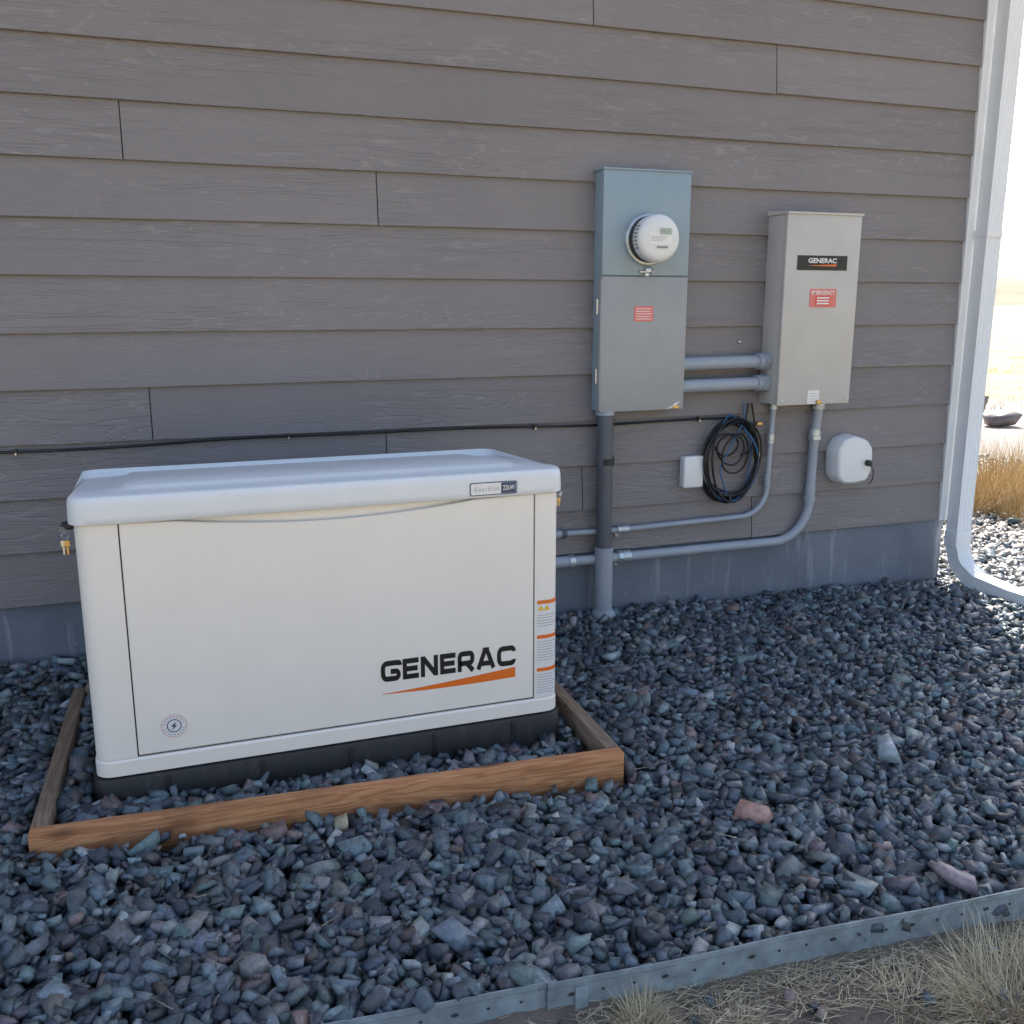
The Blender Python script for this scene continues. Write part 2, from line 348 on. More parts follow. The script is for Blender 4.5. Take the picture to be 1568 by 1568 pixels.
# ------------------------------------------------------------------ house
house=empty('siding_house')
def build_house():
    XR=3.40; XL=-9.; YB=8.5; ZT=3.50  # unseen eave height set low, shortening the shadow so ground beyond bounces light
    m=paint('house_core_paint',(.2,.19,.19),.8,.05)
    rbox('walls',XL,XR-.004,.004,YB,.31,ZT,0,m,house)
    rbox('foundation',XL-.002,XR+.012,-.002,YB,-.6,.306,.004,M_conc,house)
    vs=[];fs=[];rn=[]
    seams={2.248:[1.568,-2.1],2.070:[2.355,-1.3],1.892:[-.9],1.714:[-.046,-3.7],1.536:[.763,-2.9],1.358:[],1.180:[-1.6],1.002:[-2.4],.824:[-.024,-3.],.646:[.772,-2.8],.468:[1.555,-2.0],.290:[2.35,-1.2],2.426:[.9,-2.]}
    z=.290
    while z<ZT-.02:
        key=min(seams,key=lambda s:abs(s-z)); ss=seams[key] if abs(key-z)<.01 else [random.uniform(-3,3)]
        xs=sorted([XL,XR-.035]+[s for s in ss if XL<s<XR-.1]+[-5.5+random.uniform(-.5,.5)])
        for a,b in zip(xs[:-1],xs[1:]):
            a2=a+.0019; b2=b-.0019; r=random.random()
            zt=z+.185
            ns=max(2,int((b2-a2)/.12)); n=len(vs); ph=random.uniform(0,6)
            for i in range(ns+1):
                x=a2+(b2-a2)*i/ns; wv=.0012*math.sin(x*1.7+ph)+.0006*math.sin(x*5.3+ph*2); wy=.0012*math.sin(x*2.3+ph*3)
                for y,zz in ((-.0035,z+wv),(-.0205+wy,z+.0008+wv),(-.0215+wy,z+.003+wv),(-.006,zt),(-.0035,zt)): vs.append((x,y,zz))
            for i in range(ns):
                o=n+i*5
                for j in range(4): fs.append((o+j,o+5+j,o+6+j,o+1+j)); rn.append(r)
            fs.append((n,n+1,n+2,n+3,n+4)); rn.append(r); q=n+ns*5; fs.append((q+4,q+3,q+2,q+1,q)); rn.append(r)
        n=len(vs); r=random.random()
        for y in (.04,YB):
            for d,zz in ((.0,z),(.016,z),(.017,z+.003),(.003,z+.185),(.0,z+.185)): vs.append((XR+d-.004,y,zz))
        for i in range(4): fs.append((n+i,n+1+i,n+6+i,n+5+i)); rn.append(r)
        z+=.178
    ob=mesh_ob('lap_siding',vs,fs,M_siding,house)
    at=ob.data.attributes.new('rnd','FLOAT','FACE'); at.data.foreach_set('value',rn)
    rbox('corner_trim',XR-.034,XR+.022,-.027,-.001,.285,ZT,.003,M_white,house)
    rbox('corner_trim_return',XR-.003,XR+.024,.0005,.06,.285,ZT,.003,M_white,house)
    M_roof=paint('asphalt_shingle',(.06,.058,.056),.9,.3,nscale=20)
    ov=.30
    vs=[(XL-ov,-ov,ZT),(XR+ov,-ov,ZT),(XR+ov,YB+ov,ZT),(XL-ov,YB+ov,ZT),(XL+4,YB/2,ZT+1.6),(XR-4,YB/2,ZT+1.6)]
    mesh_ob('roof',[(x,y,z+.16) for x,y,z in vs],[(0,1,5,4),(1,2,5),(2,3,4,5),(3,0,4)],M_roof,house)
    rbox('soffit_and_fascia',XL-ov,XR+ov,-ov,YB+ov,ZT+.002,ZT+.155,0,M_white,house)
build_house()

# ------------------------------------------------------------------ downspout
dsp=empty('downspout')
def build_downspout():
    path=[(3.445,-.066,3.5),(3.445,-.066,.19),(3.447,-.10,.085),(3.455,-.19,.030),(3.49,-.36,.004),(3.66,-1.05,-.045)]
    pts=[Vector(p) for p in path]
    w=.041;h=.034; loops=[]; sec=[]; nr=4
    for i in range(nr*2+1):
        t=-1+2*i/(nr*2); sec.append((t*w,-h+(.004 if i%2 else 0)))
    for t in (-.5,0,.5): sec.append((w,t*h*1.0))
    for i in range(nr*2+1):
        t=1-2*i/(nr*2); sec.append((t*w,h-(.004 if i%2 else 0)))
    for t in (.5,0,-.5): sec.append((-w,t*h))
    dense=[pts[0],pts[1]]+fillet(pts[1:],.10,5)[1:]
    for i,p in enumerate(dense):
        if i==0: t=dense[1]-dense[0]
        elif i==len(dense)-1: t=dense[-1]-dense[-2]
        else: t=(dense[i+1]-p).normalized()+(p-dense[i-1]).normalized()
        t.normalize(); X=Vector((1,0,0)); X=(X-t*X.dot(t)).normalized(); Yv=t.cross(X)*-1
        loops.append([tuple(p+X*a+Yv*(-b)) for a,b in sec])
    loft('pipe',loops,M_white,dsp,30)
    rbox('elbow_joint',3.400,3.490,-.105,-.028,.165,.245,.006,M_white,dsp)
    for z in (1.55,3.0): rbox('strap',3.401,3.489,-.104,-.026,z,z+.028,.002,M_white,dsp)
build_downspout()

# ------------------------------------------------------------------ generator
gen=empty('standby_generator')
def build_gen():
    X0,X1,Y0,Y1=-.212,1.043,-1.0,-.36
    R=.038
    loft('base_pad',[[(x,y,z) for x,y in rrect(X0-o,X1+o,Y0-o,Y1+o,R+o)] for o,z in ((.012,.0),(.012,.095),(.008,.101),(-.004,.102))],M_black,gen)
    for i in range(5):
        x=X0+.16+i*.236; rbox('base_rib_%d'%(i+1),x,x+.012,Y0-.0165,Y0-.008,.02,.094,.002,M_black,gen)
    loft('base_skirt',[[(x,y,z) for x,y in rrect(X0-o,X1+o,Y0-o,Y1+o,R+o)] for o,z in ((-.004,.1025),(.003,.106),(.003,.143),(-.001,.1485),(-.012,.1488))],M_body,gen)
    xl=-.1135; xr=.9665
    left=[(xl,Y0)]+[p for p in arc(X0+R,Y0+R,R,270,180,8)]+[p for p in arc(X0+R,Y1-R,R,180,90,8)]+[(xl,Y1)]
    right=[(xr,Y1)]+[p for p in arc(X1-R,Y1-R,R,90,0,8)]+[p for p in arc(X1-R,Y0+R,R,0,-90,8)]+[(xr,Y0)]
    prism_xy('side_panel_left',left,.150,.758,M_body,gen); prism_xy('side_panel_right',right,.150,.758,M_body,gen)
    rbox('inner_frame',xl+.0,xr-.0,Y0+.020,Y1+.002,.150,.757,0,M_body,gen)
    for n,(a,b,c,d) in enumerate(((xl+.0002,xl+.006,.15,.756),(xr-.006,xr-.0002,.15,.756),(xl,xr,.1495,.1545))):
        rbox('door_gasket_%d'%(n+1),a,b,Y0+.006,Y0+.019,c,d,0,M_dgrey,gen)
    xa,xb=xl+.0035,xr-.0035; za,zb=.1535,.7575
    poly=[(xa,za),(xb,za),(xb,zb)]
    gx0,gx1=.02,.79
    for i in range(33):
        t=1-i/32; x=gx0+(gx1-gx0)*t; poly.append((x,zb-.004-.026*math.sin(math.pi*t)**.9))
    poly.append((xa,zb))
    ins=.0025
    def shr(p,o):
        cx=(xa+xb)/2; cz=(za+zb)/2
        return [(x+(o if x<cx else -o)*(abs(x-cx)/(xb-xa)*2), z+(o if z<cz else -o)) for x,z in p]
    loft('front_door',[[(x,Y0+.018,z) for x,z in poly],[(x,Y0+.002,z) for x,z in poly],[(x,Y0-.0003,z) for x,z in shr(poly,ins)]],M_body,gen,30)
    O=.012
    def ll(ox,oy,z,r):
        k=max(0,min(1,(z-.80)/.022))
        return [(x,y,z-k*(.11*max(0,y+.86)+.10*max(0,y+.6)**2)) for x,y in rrect(X0-ox,X1+ox,Y0-oy,Y1+oy,r,10)]
    loops=[ll(-.004,-.004,.7585,R),ll(O-.002,O-.002,.7585,R+O),ll(O,O,.7605,R+O),ll(O,O,.776,R+O),ll(.0110,.0110,.806,R+.012),ll(.0092,.0092,.8185,R+.012),ll(.006,.006,.8230,R+.012),ll(.001,.001,.8255,R+.012),ll(-.006,-.006,.8265,R+.010),
           ll(-.045,-.030,.8275,R+.005),ll(-.080,-.040,.8290,R),ll(-.108,-.050,.8305,R),ll(-.116,-.058,.8360,R),ll(-.124,-.068,.8385,R),ll(-.16,-.13,.8395,R),ll(-.22,-.22,.8400,R)]
    loft('lid',loops,M_lid,gen,50)
    for x in (-.108,.955):
        rbox('lid_end_seam',x,x+.002,Y0-.0125,Y0-.006,.762,.800,.0005,M_body,gen)
    def latch(x,s):
        rbox('latch_body',x-.014,x+.014,-.93,-.90,.735,.752,.004,M_black,gen)
        tube('lock_barrel',[(x,-.915,.737),(x+s*.012,-.930,.737)],.008,M_steel,gen,12)
    latch(X0-.018,-1); latch(X1+.018,1)
    def keys(x,y,z,s=1.):
        tube('key_ring',[(x+.008*s*math.cos(a),y,z+.008*s*math.sin(a)) for a in [i*math.pi/8 for i in range(17)]],.0010,M_steel,gen,6)
        for k,dx in enumerate((-.005,.004)):
            rbox('key_%d_bow'%(k+1),x+(dx-.006)*s,x+(dx+.006)*s,y-.001-k*.003,y+.001-k*.003,z-.026*s,z-.010*s,.0008,M_brass if k else M_steel,gen,1)
            rbox('key_%d_blade'%(k+1),x+(dx-.0025)*s,x+(dx+.0025)*s,y-.0008-k*.003,y+.0008-k*.003,z-.046*s,z-.026*s,.0005,M_brass if k else M_steel,gen,1)
    keys(X0-.024,-.935,.722); keys(X1+.019,-.935,.735,.7)
    yd=Y0-.0013
    def stroke(path,w,rad=0):
        pts=[Vector((p[0],p[1],0)) for p in path]
        if rad>0: pts=fillet(pts,rad,6)
        L=[];Rr=[]
        for i,p in enumerate(pts):
            if i==0: t=(pts[1]-p).normalized(); k=1
            elif i==len(pts)-1: t=(p-pts[-2]).normalized(); k=1
            else:
                a=(p-pts[i-1]).normalized(); b=(pts[i+1]-p).normalized(); t=(a+b).normalized(); k=1/max(.35,t.dot(a))
            nn=Vector((-t.y,t.x,0))*w*.5*k; L.append(p+nn); Rr.append(p-nn)
        vs=L+Rr; n=len(pts); fs=[(i,i+1,n+i+1,n+i) for i in range(n-1)]
        return [(v.x,v.y) for v in vs],fs
    T=.25; t2=T/2
    def let(ch):
        W=1.05
        if ch=='G': return W*1.12,[([(1.12*W-.03,.74),(1.12*W-.03,1-t2+.0),(t2,1-t2),(t2,t2),(1.12*W-t2,t2),(1.12*W-t2,.47),(.58,.47)],.24)]
        if ch=='C': return W*1.08,[([(1.08*W-.05,.70),(1.08*W-.05,1-t2),(t2,1-t2),(t2,t2),(1.08*W-.05,t2),(1.08*W-.05,.30)],.24)]
        if ch=='E': return W*.92,[([(W*.92,1-t2),(t2,1-t2),(t2,t2),(W*.92,t2)],0),([(t2,.5),(W*.86,.5)],0)]
        if ch=='N': return W,[([(t2,0),(t2,1)],0),([(W-t2,0),(W-t2,1)],0),([(t2+.02,.93),(W-t2-.02,.07)],0)]
        if ch=='R': return W*1.02,[([(t2,0),(t2,1-t2),(W-t2,1-t2),(W-t2,.40),(t2,.40)],.18),([(W*.52,.42),(W-.08,0)],0)]
        if ch=='A': return W*1.12,[([(t2*.8,0),(W*.56-.06,.94)],0),([(W*1.12-t2*.8,0),(W*.56+.06,.94)],0),([(.3,.27),(W*1.12-.3,.27)],0),([(W*.56-.2,1-t2*.55),(W*.56+.2,1-t2*.55)],0)]
    def word(name,x0,x1,z0,z1,mat,y,par):
        vs=[];fs=[];x=0;zz=0
        for ch in 'GENERAC':
            w,st=let(ch)
            for path,rad in st:
                v,f=stroke(path,T,rad); k=len(vs); zz+=1
                vs+=[(a+x,b,zz) for a,b in v]; fs+=[tuple(i+k for i in q) for q in f]
            x+=w+.13
        tot=x-.13
        sx=(x1-x0)/tot; sz=(z1-z0)
        mesh_ob(name,[(x0+a*sx,y-q*.00003,z0+b*sz) for a,b,q in vs],fs,mat,par)
    word('logo_letters',.517,.905,.2625,.3225,M_ink,yd,gen)
    sw=[]
    for i in range(15):
        t=i/14; sw.append((.517+.39*t,.2285+.0275*t**1.35))
    for i in range(15):
        t=1-i/14; sw.append((.517+.39*t,.2272-.0045*math.sin(t*math.pi*.9)))
    flat('logo_swoosh',sw,yd,M_orange,gen)
    cx,cz=-.021,.2215
    circ=lambda r,k=40:[(cx+r*math.cos(2*math.pi*i/k),cz+r*math.sin(2*math.pi*i/k)) for i in range(k)]
    flat('round_sticker',circ(.031),yd,M_stick,gen)
    def ring(name,r0,r1,y,mat):
        k=40; vs=[(cx+r*math.cos(2*math.pi*i/k),y,cz+r*math.sin(2*math.pi*i/k)) for r in (r0,r1) for i in range(k)]
        mesh_ob(name,vs,[(i,(i+1)%k,k+(i+1)%k,k+i) for i in range(k)],mat,gen)
    ring('sticker_ring_outer',.0298,.0305,yd-.0006,M_red); ring('sticker_ring_inner',.0155,.0178,yd-.0006,M_navy)
    for i in range(20):
        a=2*math.pi*i/20
        if abs(math.sin(a))>.25: flat('sticker_letter_%d'%(i+1),[(cx+r*math.cos(a+d),cz+r*math.sin(a+d)) for r,d in ((.0225,-.05),(.0262,-.04),(.0262,.04),(.0225,.05))],yd-.0006,M_red if math.sin(a)>0 else M_gtext,gen)
    flat('sticker_bolt',[(cx+.006,cz+.011),(cx-.008,cz-.001),(cx-.001,cz-.001),(cx-.006,cz-.011),(cx+.008,cz+.001),(cx+.001,cz+.001)],yd-.0009,M_navy,gen)
    yb=Y0-O-.0014
    def rr2(x0,x1,z0,z1,r): return [(a,b) for a,b in rrect(x0,x1,z0,z1,r,5)]
    flat('badge_border',rr2(.772,.908,.7655,.8015,.006),yb,M_navy,gen)
    flat('badge_field',rr2(.7745,.9055,.768,.799,.005),yb-.0006,M_stick,gen)
    frect('badge_block',.861,.904,.7685,.7985,yb-.001,M_navy,gen)
    text('badge_text','G u a r d i a n',.785,.853,.778,.7895,yb-.0012,M_gtext,gen)
    text('badge_power','22kW',.866,.900,.777,.791,yb-.0016,M_stick,gen,.01)
    prof=[(.974,Y0),(X1-R,Y0)]+arc(X1-R,Y0+R,R,-90,-25,8)
    nr=[((0,-1) if x<=X1-R else ((x-(X1-R))/R,(y-(Y0+R))/R)) for x,y in prof]
    def wrap(name,z0,z1,mat,d,i0=0,i1=None):
        pr=prof[i0:i1]; nn=nr[i0:i1]; m=len(pr)
        vs=[(x+a*d,y+b*d,z) for z in (z0,z1) for (x,y),(a,b) in zip(pr,nn)]
        mesh_ob(name,vs,[(i,i+1,m+i+1,m+i) for i in range(m-1)],mat,gen)
    for j,(z0,z1) in enumerate(((.153,.243),(.248,.343),(.348,.447))):
        wrap('warning_label_%d'%(j+1),z0,z1,M_stick,.0008)
        wrap('warning_header_%d'%(j+1),z1-.012,z1-.001,M_orange,.0012)
        for q in range(8):
            if j==2 and q<3: continue
            zz=z1-.022-q*.008
            if zz>z0+.005: wrap('label_line_%d_%d'%(j+1,q+1),zz,zz+.0014,M_gtext,.0012,0,7 if q%3 else 9)
    for x in (.985,1.004):
        flat('warning_triangle',[(x-.009,.416),(x+.009,.416),(x,.432)],Y0-.0016,M_yel,gen)
build_gen()

# ------------------------------------------------------------------ timber frame
frame=empty('timber_frame')
def build_frame():
    A=Vector((-.352,-1.198)); B=Vector((1.132,-1.258))
    u=(B-A).normalized(); v=Vector((-u.y,u.x)); W=(B-A).length; Dp=.90; th=.038
    ang=math.atan2(u.y,u.x)
    def board(name,a0,a1,b0,b1,zl,zr,h,mat):
        ob=rbox(name,a0,a1,b0,b1,-h,0,.003,mat,frame,2)
        bm=bmesh.new(); bm.from_mesh(ob.data); 
        for vv in bm.verts:
            vv.co.z+=zl+(zr-zl)*(vv.co.x/W)
        bm.to_mesh(ob.data); bm.free()
        ob.location=(A.x,A.y,0); ob.rotation_euler=(0,0,ang); return ob
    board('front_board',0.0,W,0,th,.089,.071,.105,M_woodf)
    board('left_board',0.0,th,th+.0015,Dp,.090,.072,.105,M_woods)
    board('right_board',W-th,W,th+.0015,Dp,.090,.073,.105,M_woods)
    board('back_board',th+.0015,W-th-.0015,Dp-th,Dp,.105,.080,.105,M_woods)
    return A,u,v,W,Dp,th
FA,FU,FV,FW,FD,FT=build_frame()

# ------------------------------------------------------------------ gravel
def rock_protos(k,extra,ax):
    out=[]
    for i in range(k):
        bm=bmesh.new()
        for sx in (-1,1):
            for sy in (-1,1):
                for sz in (-1,1):
                    d=np.array([sx*rng.uniform(.42,1.12),sy*rng.uniform(.42,1.1),sz*rng.uniform(.5,1.05)])*np.array(ax)
                    bm.verts.new(d)
        for j in range(extra if i%2 else 0):
            d=rng.normal(size=3); d/=np.linalg.norm(d); bm.verts.new(d*1.15*np.array(ax))
        r=bmesh.ops.convex_hull(bm,input=bm.verts[:]); 
        inter=[e for e in r['geom_interior'] if isinstance(e,bmesh.types.BMVert)]
        if inter: bmesh.ops.delete(bm,geom=inter,context='VERTS')
        bm.verts.ensure_lookup_table(); bm.verts.index_update()
        v=np.array([tuple(q.co) for q in bm.verts]); f=np.array([[q.index for q in fa.verts] for fa in bm.faces if len(fa.verts)==3])
        c=v[f]; nrm=np.cross(c[:,1]-c[:,0],c[:,2]-c[:,0]); flip=(nrm*(c.mean(1)-v.mean(0))).sum(1)<0; f[flip]=f[flip][:,::-1]
        out.append((v,f)); bm.free()
    return out
PRO=rock_protos(60,1,(.98,.66,.44))
def rocks(name,P,size,cols,mat,tilt=.5):
    n=len(P); pid=rng.integers(0,len(PRO),n)
    az=rng.uniform(0,2*np.pi,n); tx=rng.normal(0,tilt,n); ty=rng.normal(0,tilt,n)
    sc=np.stack([size*rng.uniform(.85,1.25,n),size*rng.uniform(.8,1.15,n),size*rng.uniform(.75,1.25,n)],1)
    VS=[];FS=[];CS=[];off=0
    for k,(v,f) in enumerate(PRO):
        ii=np.where(pid==k)[0]
        if len(ii)==0: continue
        V=v[None]*sc[ii][:,None,:]
        cz,sz=np.cos(tx[ii])[:,None],np.sin(tx[ii])[:,None]; y=V[...,1]*cz-V[...,2]*sz; z=V[...,1]*sz+V[...,2]*cz
        c2,s2=np.cos(ty[ii])[:,None],np.sin(ty[ii])[:,None]; x=V[...,0]*c2+z*s2; z2=-V[...,0]*s2+z*c2
        c3,s3=np.cos(az[ii])[:,None],np.sin(az[ii])[:,None]; X=x*c3-y*s3; Yy=x*s3+y*c3
        W=np.stack([X,Yy,z2],-1)+P[ii][:,None,:]
        VS.append(W.reshape(-1,3)); nf=len(f)
        F=(f[None]+(np.arange(len(ii))*len(v))[:,None,None]+off).reshape(-1,3); FS.append(F)
        CS.append(np.repeat(cols[ii],nf,axis=0)); off+=len(ii)*len(v)
    V=np.concatenate(VS);F=np.concatenate(FS);C=np.concatenate(CS)
    me=bpy.data.meshes.new(name); me.vertices.add(len(V)); me.vertices.foreach_set('co',V.ravel())
    me.loops.add(F.size); me.loops.foreach_set('vertex_index',F.ravel().astype(np.int32)); me.polygons.add(len(F))
    me.polygons.foreach_set('loop_start',(np.arange(len(F))*3).astype(np.int32)); me.update(calc_edges=True)
    at=me.attributes.new('scol','FLOAT_COLOR','FACE'); at.data.foreach_set('color',np.concatenate([C,np.ones((len(C),1))],1).ravel())
    me.materials.append(mat); return link(bpy.data.objects.new(name,me))
PAL=1.0*np.array([[.060,.085,.108],[.088,.120,.142],[.125,.160,.182],[.042,.052,.066],[.100,.090,.100],[.150,.155,.160],[.135,.105,.100],[.22,.25,.26],[.032,.046,.068],[.080,.122,.130]])
PW=np.array([.21,.20,.15,.14,.07,.06,.03,.045,.065,.05]); PW/=PW.sum()
def cols_for(n):
    c=PAL[rng.choice(len(PAL),n,p=PW)]; return np.clip(c*rng.uniform(.55,1.6,(n,1))*rng.uniform(.94,1.06,(n,3)),.01,.8)
def grid(x0,x1,y0,y1,s):
    xs=np.arange(x0,x1,s); ys=np.arange(y0,y1,s*.866); X,Y=np.meshgrid(xs,ys); X=X+(np.arange(len(ys))%2)[:,None]*s*.5
    X=X+rng.uniform(-.45,.45,X.shape)*s; Y=Y+rng.uniform(-.45,.45,Y.shape)*s
    return X.ravel(),Y.ravel()
def frame_coords(x,y):
    return (x-FA.x)*FU.x+(y-FA.y)*FU.y, (x-FA.x)*FV.x+(y-FA.y)*FV.y
def keepmask(x,y):
    d=edge_dist(x,y)
    k=(d<-.014)&~((y>-.024)&(x<3.425))
    k&=~((x>-.236)&(x<1.067)&(y>-1.024)&(y<-.34))
    a,b=frame_coords(x,y); m=.011
    out=(a>-m)&(a<FW+m)&(b>-m)&(b<FD+m); inn=(a>FT+m)&(a<FW-FT-m)&(b>FT+m)&(b<FD-FT-m)
    k&=~(out&~inn)
    return k
def build_gravel():
    Ps=[];Ss=[]
    for lay,(s,dz,sm) in enumerate(((.034,-.021,.0225),(.034,-.010,.0205),(.044,.001,.0180))):
        x,y=grid(-1.6,5.6,-2.3,.02,s); k=keepmask(x,y); x=x[k];y=y[k]
        size=np.clip(sm*np.exp(rng.normal(0,.32,len(x))),.008,.039)
        a,b=frame_coords(x,y); inside=(a>0)&(a<FW)&(b>0)&(b<FD)
        z=gravel_z(x,y)+dz+rng.normal(0,.004,len(x))+.006*np.sin(x*5.1+y*3)*np.cos(y*6-x*2)+inside*.010
        Ps.append(np.stack([x,y,z],1)); Ss.append(size)
        x,y=grid(3.43,7.2,.02,5.5,s*1.5)
        size=np.clip(sm*1.2*np.exp(rng.normal(0,.3,len(x))),.009,.045)
        z=ground_z(x,y)+.022+dz+rng.normal(0,.004,len(x)); Ps.append(np.stack([x,y,z],1)); Ss.append(size)
    P=np.concatenate(Ps);S=np.concatenate(Ss); C=cols_for(len(P))
    f=np.clip((P[:,0]*.62+P[:,1]*.78-1.8)/.9,0,1)*(rng.random(len(P))<.7); C=C*(1-f[:,None])+np.array([.36,.33,.30])*rng.uniform(.6,1.25,(len(P),1))*f[:,None]  # tan stones past the corner paled, sunlit brightness put into their colour
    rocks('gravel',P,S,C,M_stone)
    print('stones',len(P))
build_gravel()
def big_rock(name,x,y,z,s,c):
    rocks(name,np.array([[x,y,z]]),np.array([s]),np.array([c]),M_stone,.15)
big_rock('pink_rock',1.345,-1.545,.004,.044,(.42,.25,.22))
big_rock('pale_rock',1.935,-1.368,-.003,.052,(.30,.36,.39))
big_rock('purple_rock',1.655,-1.925,-.022,.046,(.28,.23,.25))
big_rock('tan_rock',.345,-1.29,.03,.026,(.27,.25,.17))
big_rock('boulder',9.9,6.35,-.06,.30,(.14,.11,.10)); big_rock('boulder',10.4,6.9,-.06,.24,(.2,.17,.15)); big_rock('boulder',9.3,5.2,-.08,.2,(.16,.13,.12))

# ------------------------------------------------------------------ metal edging
edg=empty('metal_edging')
def build_edging():
    L0,L1=-3.2,4.6
    def P(s,n,z): p=EDGE_A+EDGE_D*s+EDGE_N*n; return (p.x,p.y,z)
    def strip(name,s0,s1,n0):
        k=int((s1-s0)/.02); vs=[];fs=[]
        for i in range(k+1):
            s=s0+(s1-s0)*i/k; w=.006*math.sin(s*3.3)+.002*math.sin(s*11); zt=.003*math.sin(s*2.1)+.0012*math.sin(s*9)+(-.014-.012*max(0,min(1,(s+.2)/2)))
            for n,z in ((n0+w-.004,zt-.004),(n0+w-.004,zt),(n0+w+.001,zt+.001),(n0+w+.001,zt-.010),(n0+w-.002,zt-.014),(n0+w-.002,zt-.105),(n0+w-.004,zt-.105)): vs.append(P(s,n,z))
        for i in range(k):
            for j in range(6): fs.append((i*7+j,i*7+j+1,(i+1)*7+j+1,(i+1)*7+j))
        ob=mesh_ob(name,vs,fs,M_edge,edg); autosmooth(ob,30)
        s=s0+.05
        vs=[];fs=[];c=0
        while s<s1-.03:
            w=.006*math.sin(s*3.3)+.002*math.sin(s*11); zt=.003*math.sin(s*2.1)+.0012*math.sin(s*9)+(-.014-.012*max(0,min(1,(s+.2)/2)))
            r=.0030 if c%3 else .0042; k0=len(vs)
            for q in range(12):
                a=2*math.pi*q/12; p=EDGE_A+EDGE_D*(s+r*math.cos(a)*(1.2 if c%3 else 2.0))+EDGE_N*(n0+w-.0008); vs.append((p.x,p.y,zt-.033+r*math.sin(a)))
            fs.append(tuple(range(k0,k0+12))); s+=.066; c+=1
        mesh_ob(name+'_slots',vs,fs,M_dgrey,edg)
    strip('strip_1',L0,.42,0); strip('strip_2',.40,L1,.0055)
    for s in (-.9,.47,1.6,2.9):
        p=EDGE_A+EDGE_D*s+EDGE_N*.010; rbox('stake',p.x-.014,p.x+.014,p.y-.003,p.y+.002,-.13,-.034,.0008,M_edge,edg)
build_edging()

# ------------------------------------------------------------------ dry grass
def dry_mat(name,a,b2,c2):
    m,nt,b=new_mat(name); at=N(nt,'ShaderNodeAttribute',attribute_name='rnd'); r=ramp(nt,at.outputs['Fac'],[(0,a),(.5,b2),(1,c2)])
    nt.links.new(r.outputs[0],b.inputs['Base Color']); b.inputs['Roughness'].default_value=.7
    return m
M_dry=dry_mat('dry_grass_blades',(.24,.20,.12),(.46,.40,.26),(.66,.60,.44))
M_gold=dry_mat('golden_grass_blades',(.30,.20,.08),(.50,.35,.16),(.62,.48,.27))
class Blades:
    def __init__(s): s.v=[];s.f=[];s.r=[]
    def blade(s,p,az,L,lean,w,curl=.6,seg=4):
        p=Vector(p); d=Vector((math.cos(az),math.sin(az),0)); side=Vector((-d.y,d.x,0)); k=len(s.v); r=random.random(); th=lean; q=p.copy()
        for i in range(seg+1):
            ww=w*(1-i/seg*.9)
            s.v.append(q+side*ww*.5); s.v.append(q-side*ww*.5)
            q=q+(d*math.sin(th)+Vector((0,0,math.cos(th))))*(L/seg); th+=curl/seg
        for i in range(seg): s.f.append((k+2*i,k+2*i+1,k+2*i+3,k+2*i+2)); s.r.append(r)
    def make(s,name,mat,parent=None):
        ob=mesh_ob(name,s.v,s.f,mat,parent); at=ob.data.attributes.new('rnd','FLOAT','FACE'); at.data.foreach_set('value',s.r); return ob
def gz(x,y): return float(ground_z(np.array(x),np.array(y)))
B=Blades()
def tuft(b,x,y,n,rad,L,w,lmin=.1,lmax=1.2,curl=.8,z=None):
    for i in range(n):
        a=random.uniform(0,6.283); r=rad*math.sqrt(random.random()); px=x+r*math.cos(a);py=y+r*math.sin(a)
        b.blade((px,py,gz(px,py)-.003),a+random.gauss(0,.6),L*random.uniform(.45,1.15),random.uniform(lmin,lmax),w*random.uniform(.6,1.3),random.uniform(.2,curl))
tuft(B,.80,-2.015,420,.04,.075,.0017,.05,1.15)
tuft(B,1.56,-2.20,1000,.12,.16,.0021,.3,1.45,1.0)
tuft(B,1.80,-2.13,600,.09,.12,.0019,.4,1.4); tuft(B,1.36,-2.13,300,.07,.09,.0016,.4,1.45); tuft(B,1.62,-2.07,300,.08,.08,.0016,.4,1.45)
tuft(B,.62,-2.04,90,.03,.05,.0014); tuft(B,1.13,-2.00,200,.05,.07,.0014,.4,1.4); tuft(B,.20,-2.02,60,.04,.06,.0014); tuft(B,.97,-2.06,160,.05,.06,.0014,.4,1.45)
tuft(B,2.3,-2.3,300,.12,.15,.0018); tuft(B,-.4,-2.2,200,.1,.12,.0018); tuft(B,1.2,-2.6,260,.1,.14,.002)
def straw(n,x0,x1,n0,n1,L):
    for i in range(n):
        s=random.uniform(x0,x1); d=n0+(n1-n0)*random.random()**1.6; p=EDGE_A+EDGE_D*s+EDGE_N*d
        z=gz(p.x,p.y)+random.uniform(.002,.016); B.blade((p.x,p.y,z),random.gauss(0,.7)+(math.pi if random.random()<.5 else 0),L*random.uniform(.4,1.3),random.uniform(1.35,1.62),random.uniform(.0009,.0024),random.uniform(-.3,.35))
straw(2600,.45,3.2,.012,.15,.07); straw(1200,.9,3.2,.02,.5,.10); straw(600,-1.5,1.,.012,.4,.05)
for i in range(120):
    x=random.uniform(-.9,4.5); y=random.uniform(-1.95,-.05)
    if not bool(keepmask(np.array(x),np.array(y))): continue
    B.blade((x,y,float(gravel_z(np.array(x),np.array(y)))+.012),random.uniform(0,6.28),random.uniform(.02,.06),random.uniform(1.3,1.6),random.uniform(.001,.003),random.uniform(-.3,.3))
B.make('dry_grass',M_dry)
Gd=Blades()
def gtuft(x,y,n,rad,L,w): tuft(Gd,x,y,n,rad,L,w,.0,.8,1.0)
gtuft(5.30,1.50,1000,.22,.48,.004); gtuft(5.75,1.75,900,.28,.52,.004); gtuft(4.95,1.40,500,.16,.34,.003); gtuft(5.15,1.10,500,.15,.30,.003)
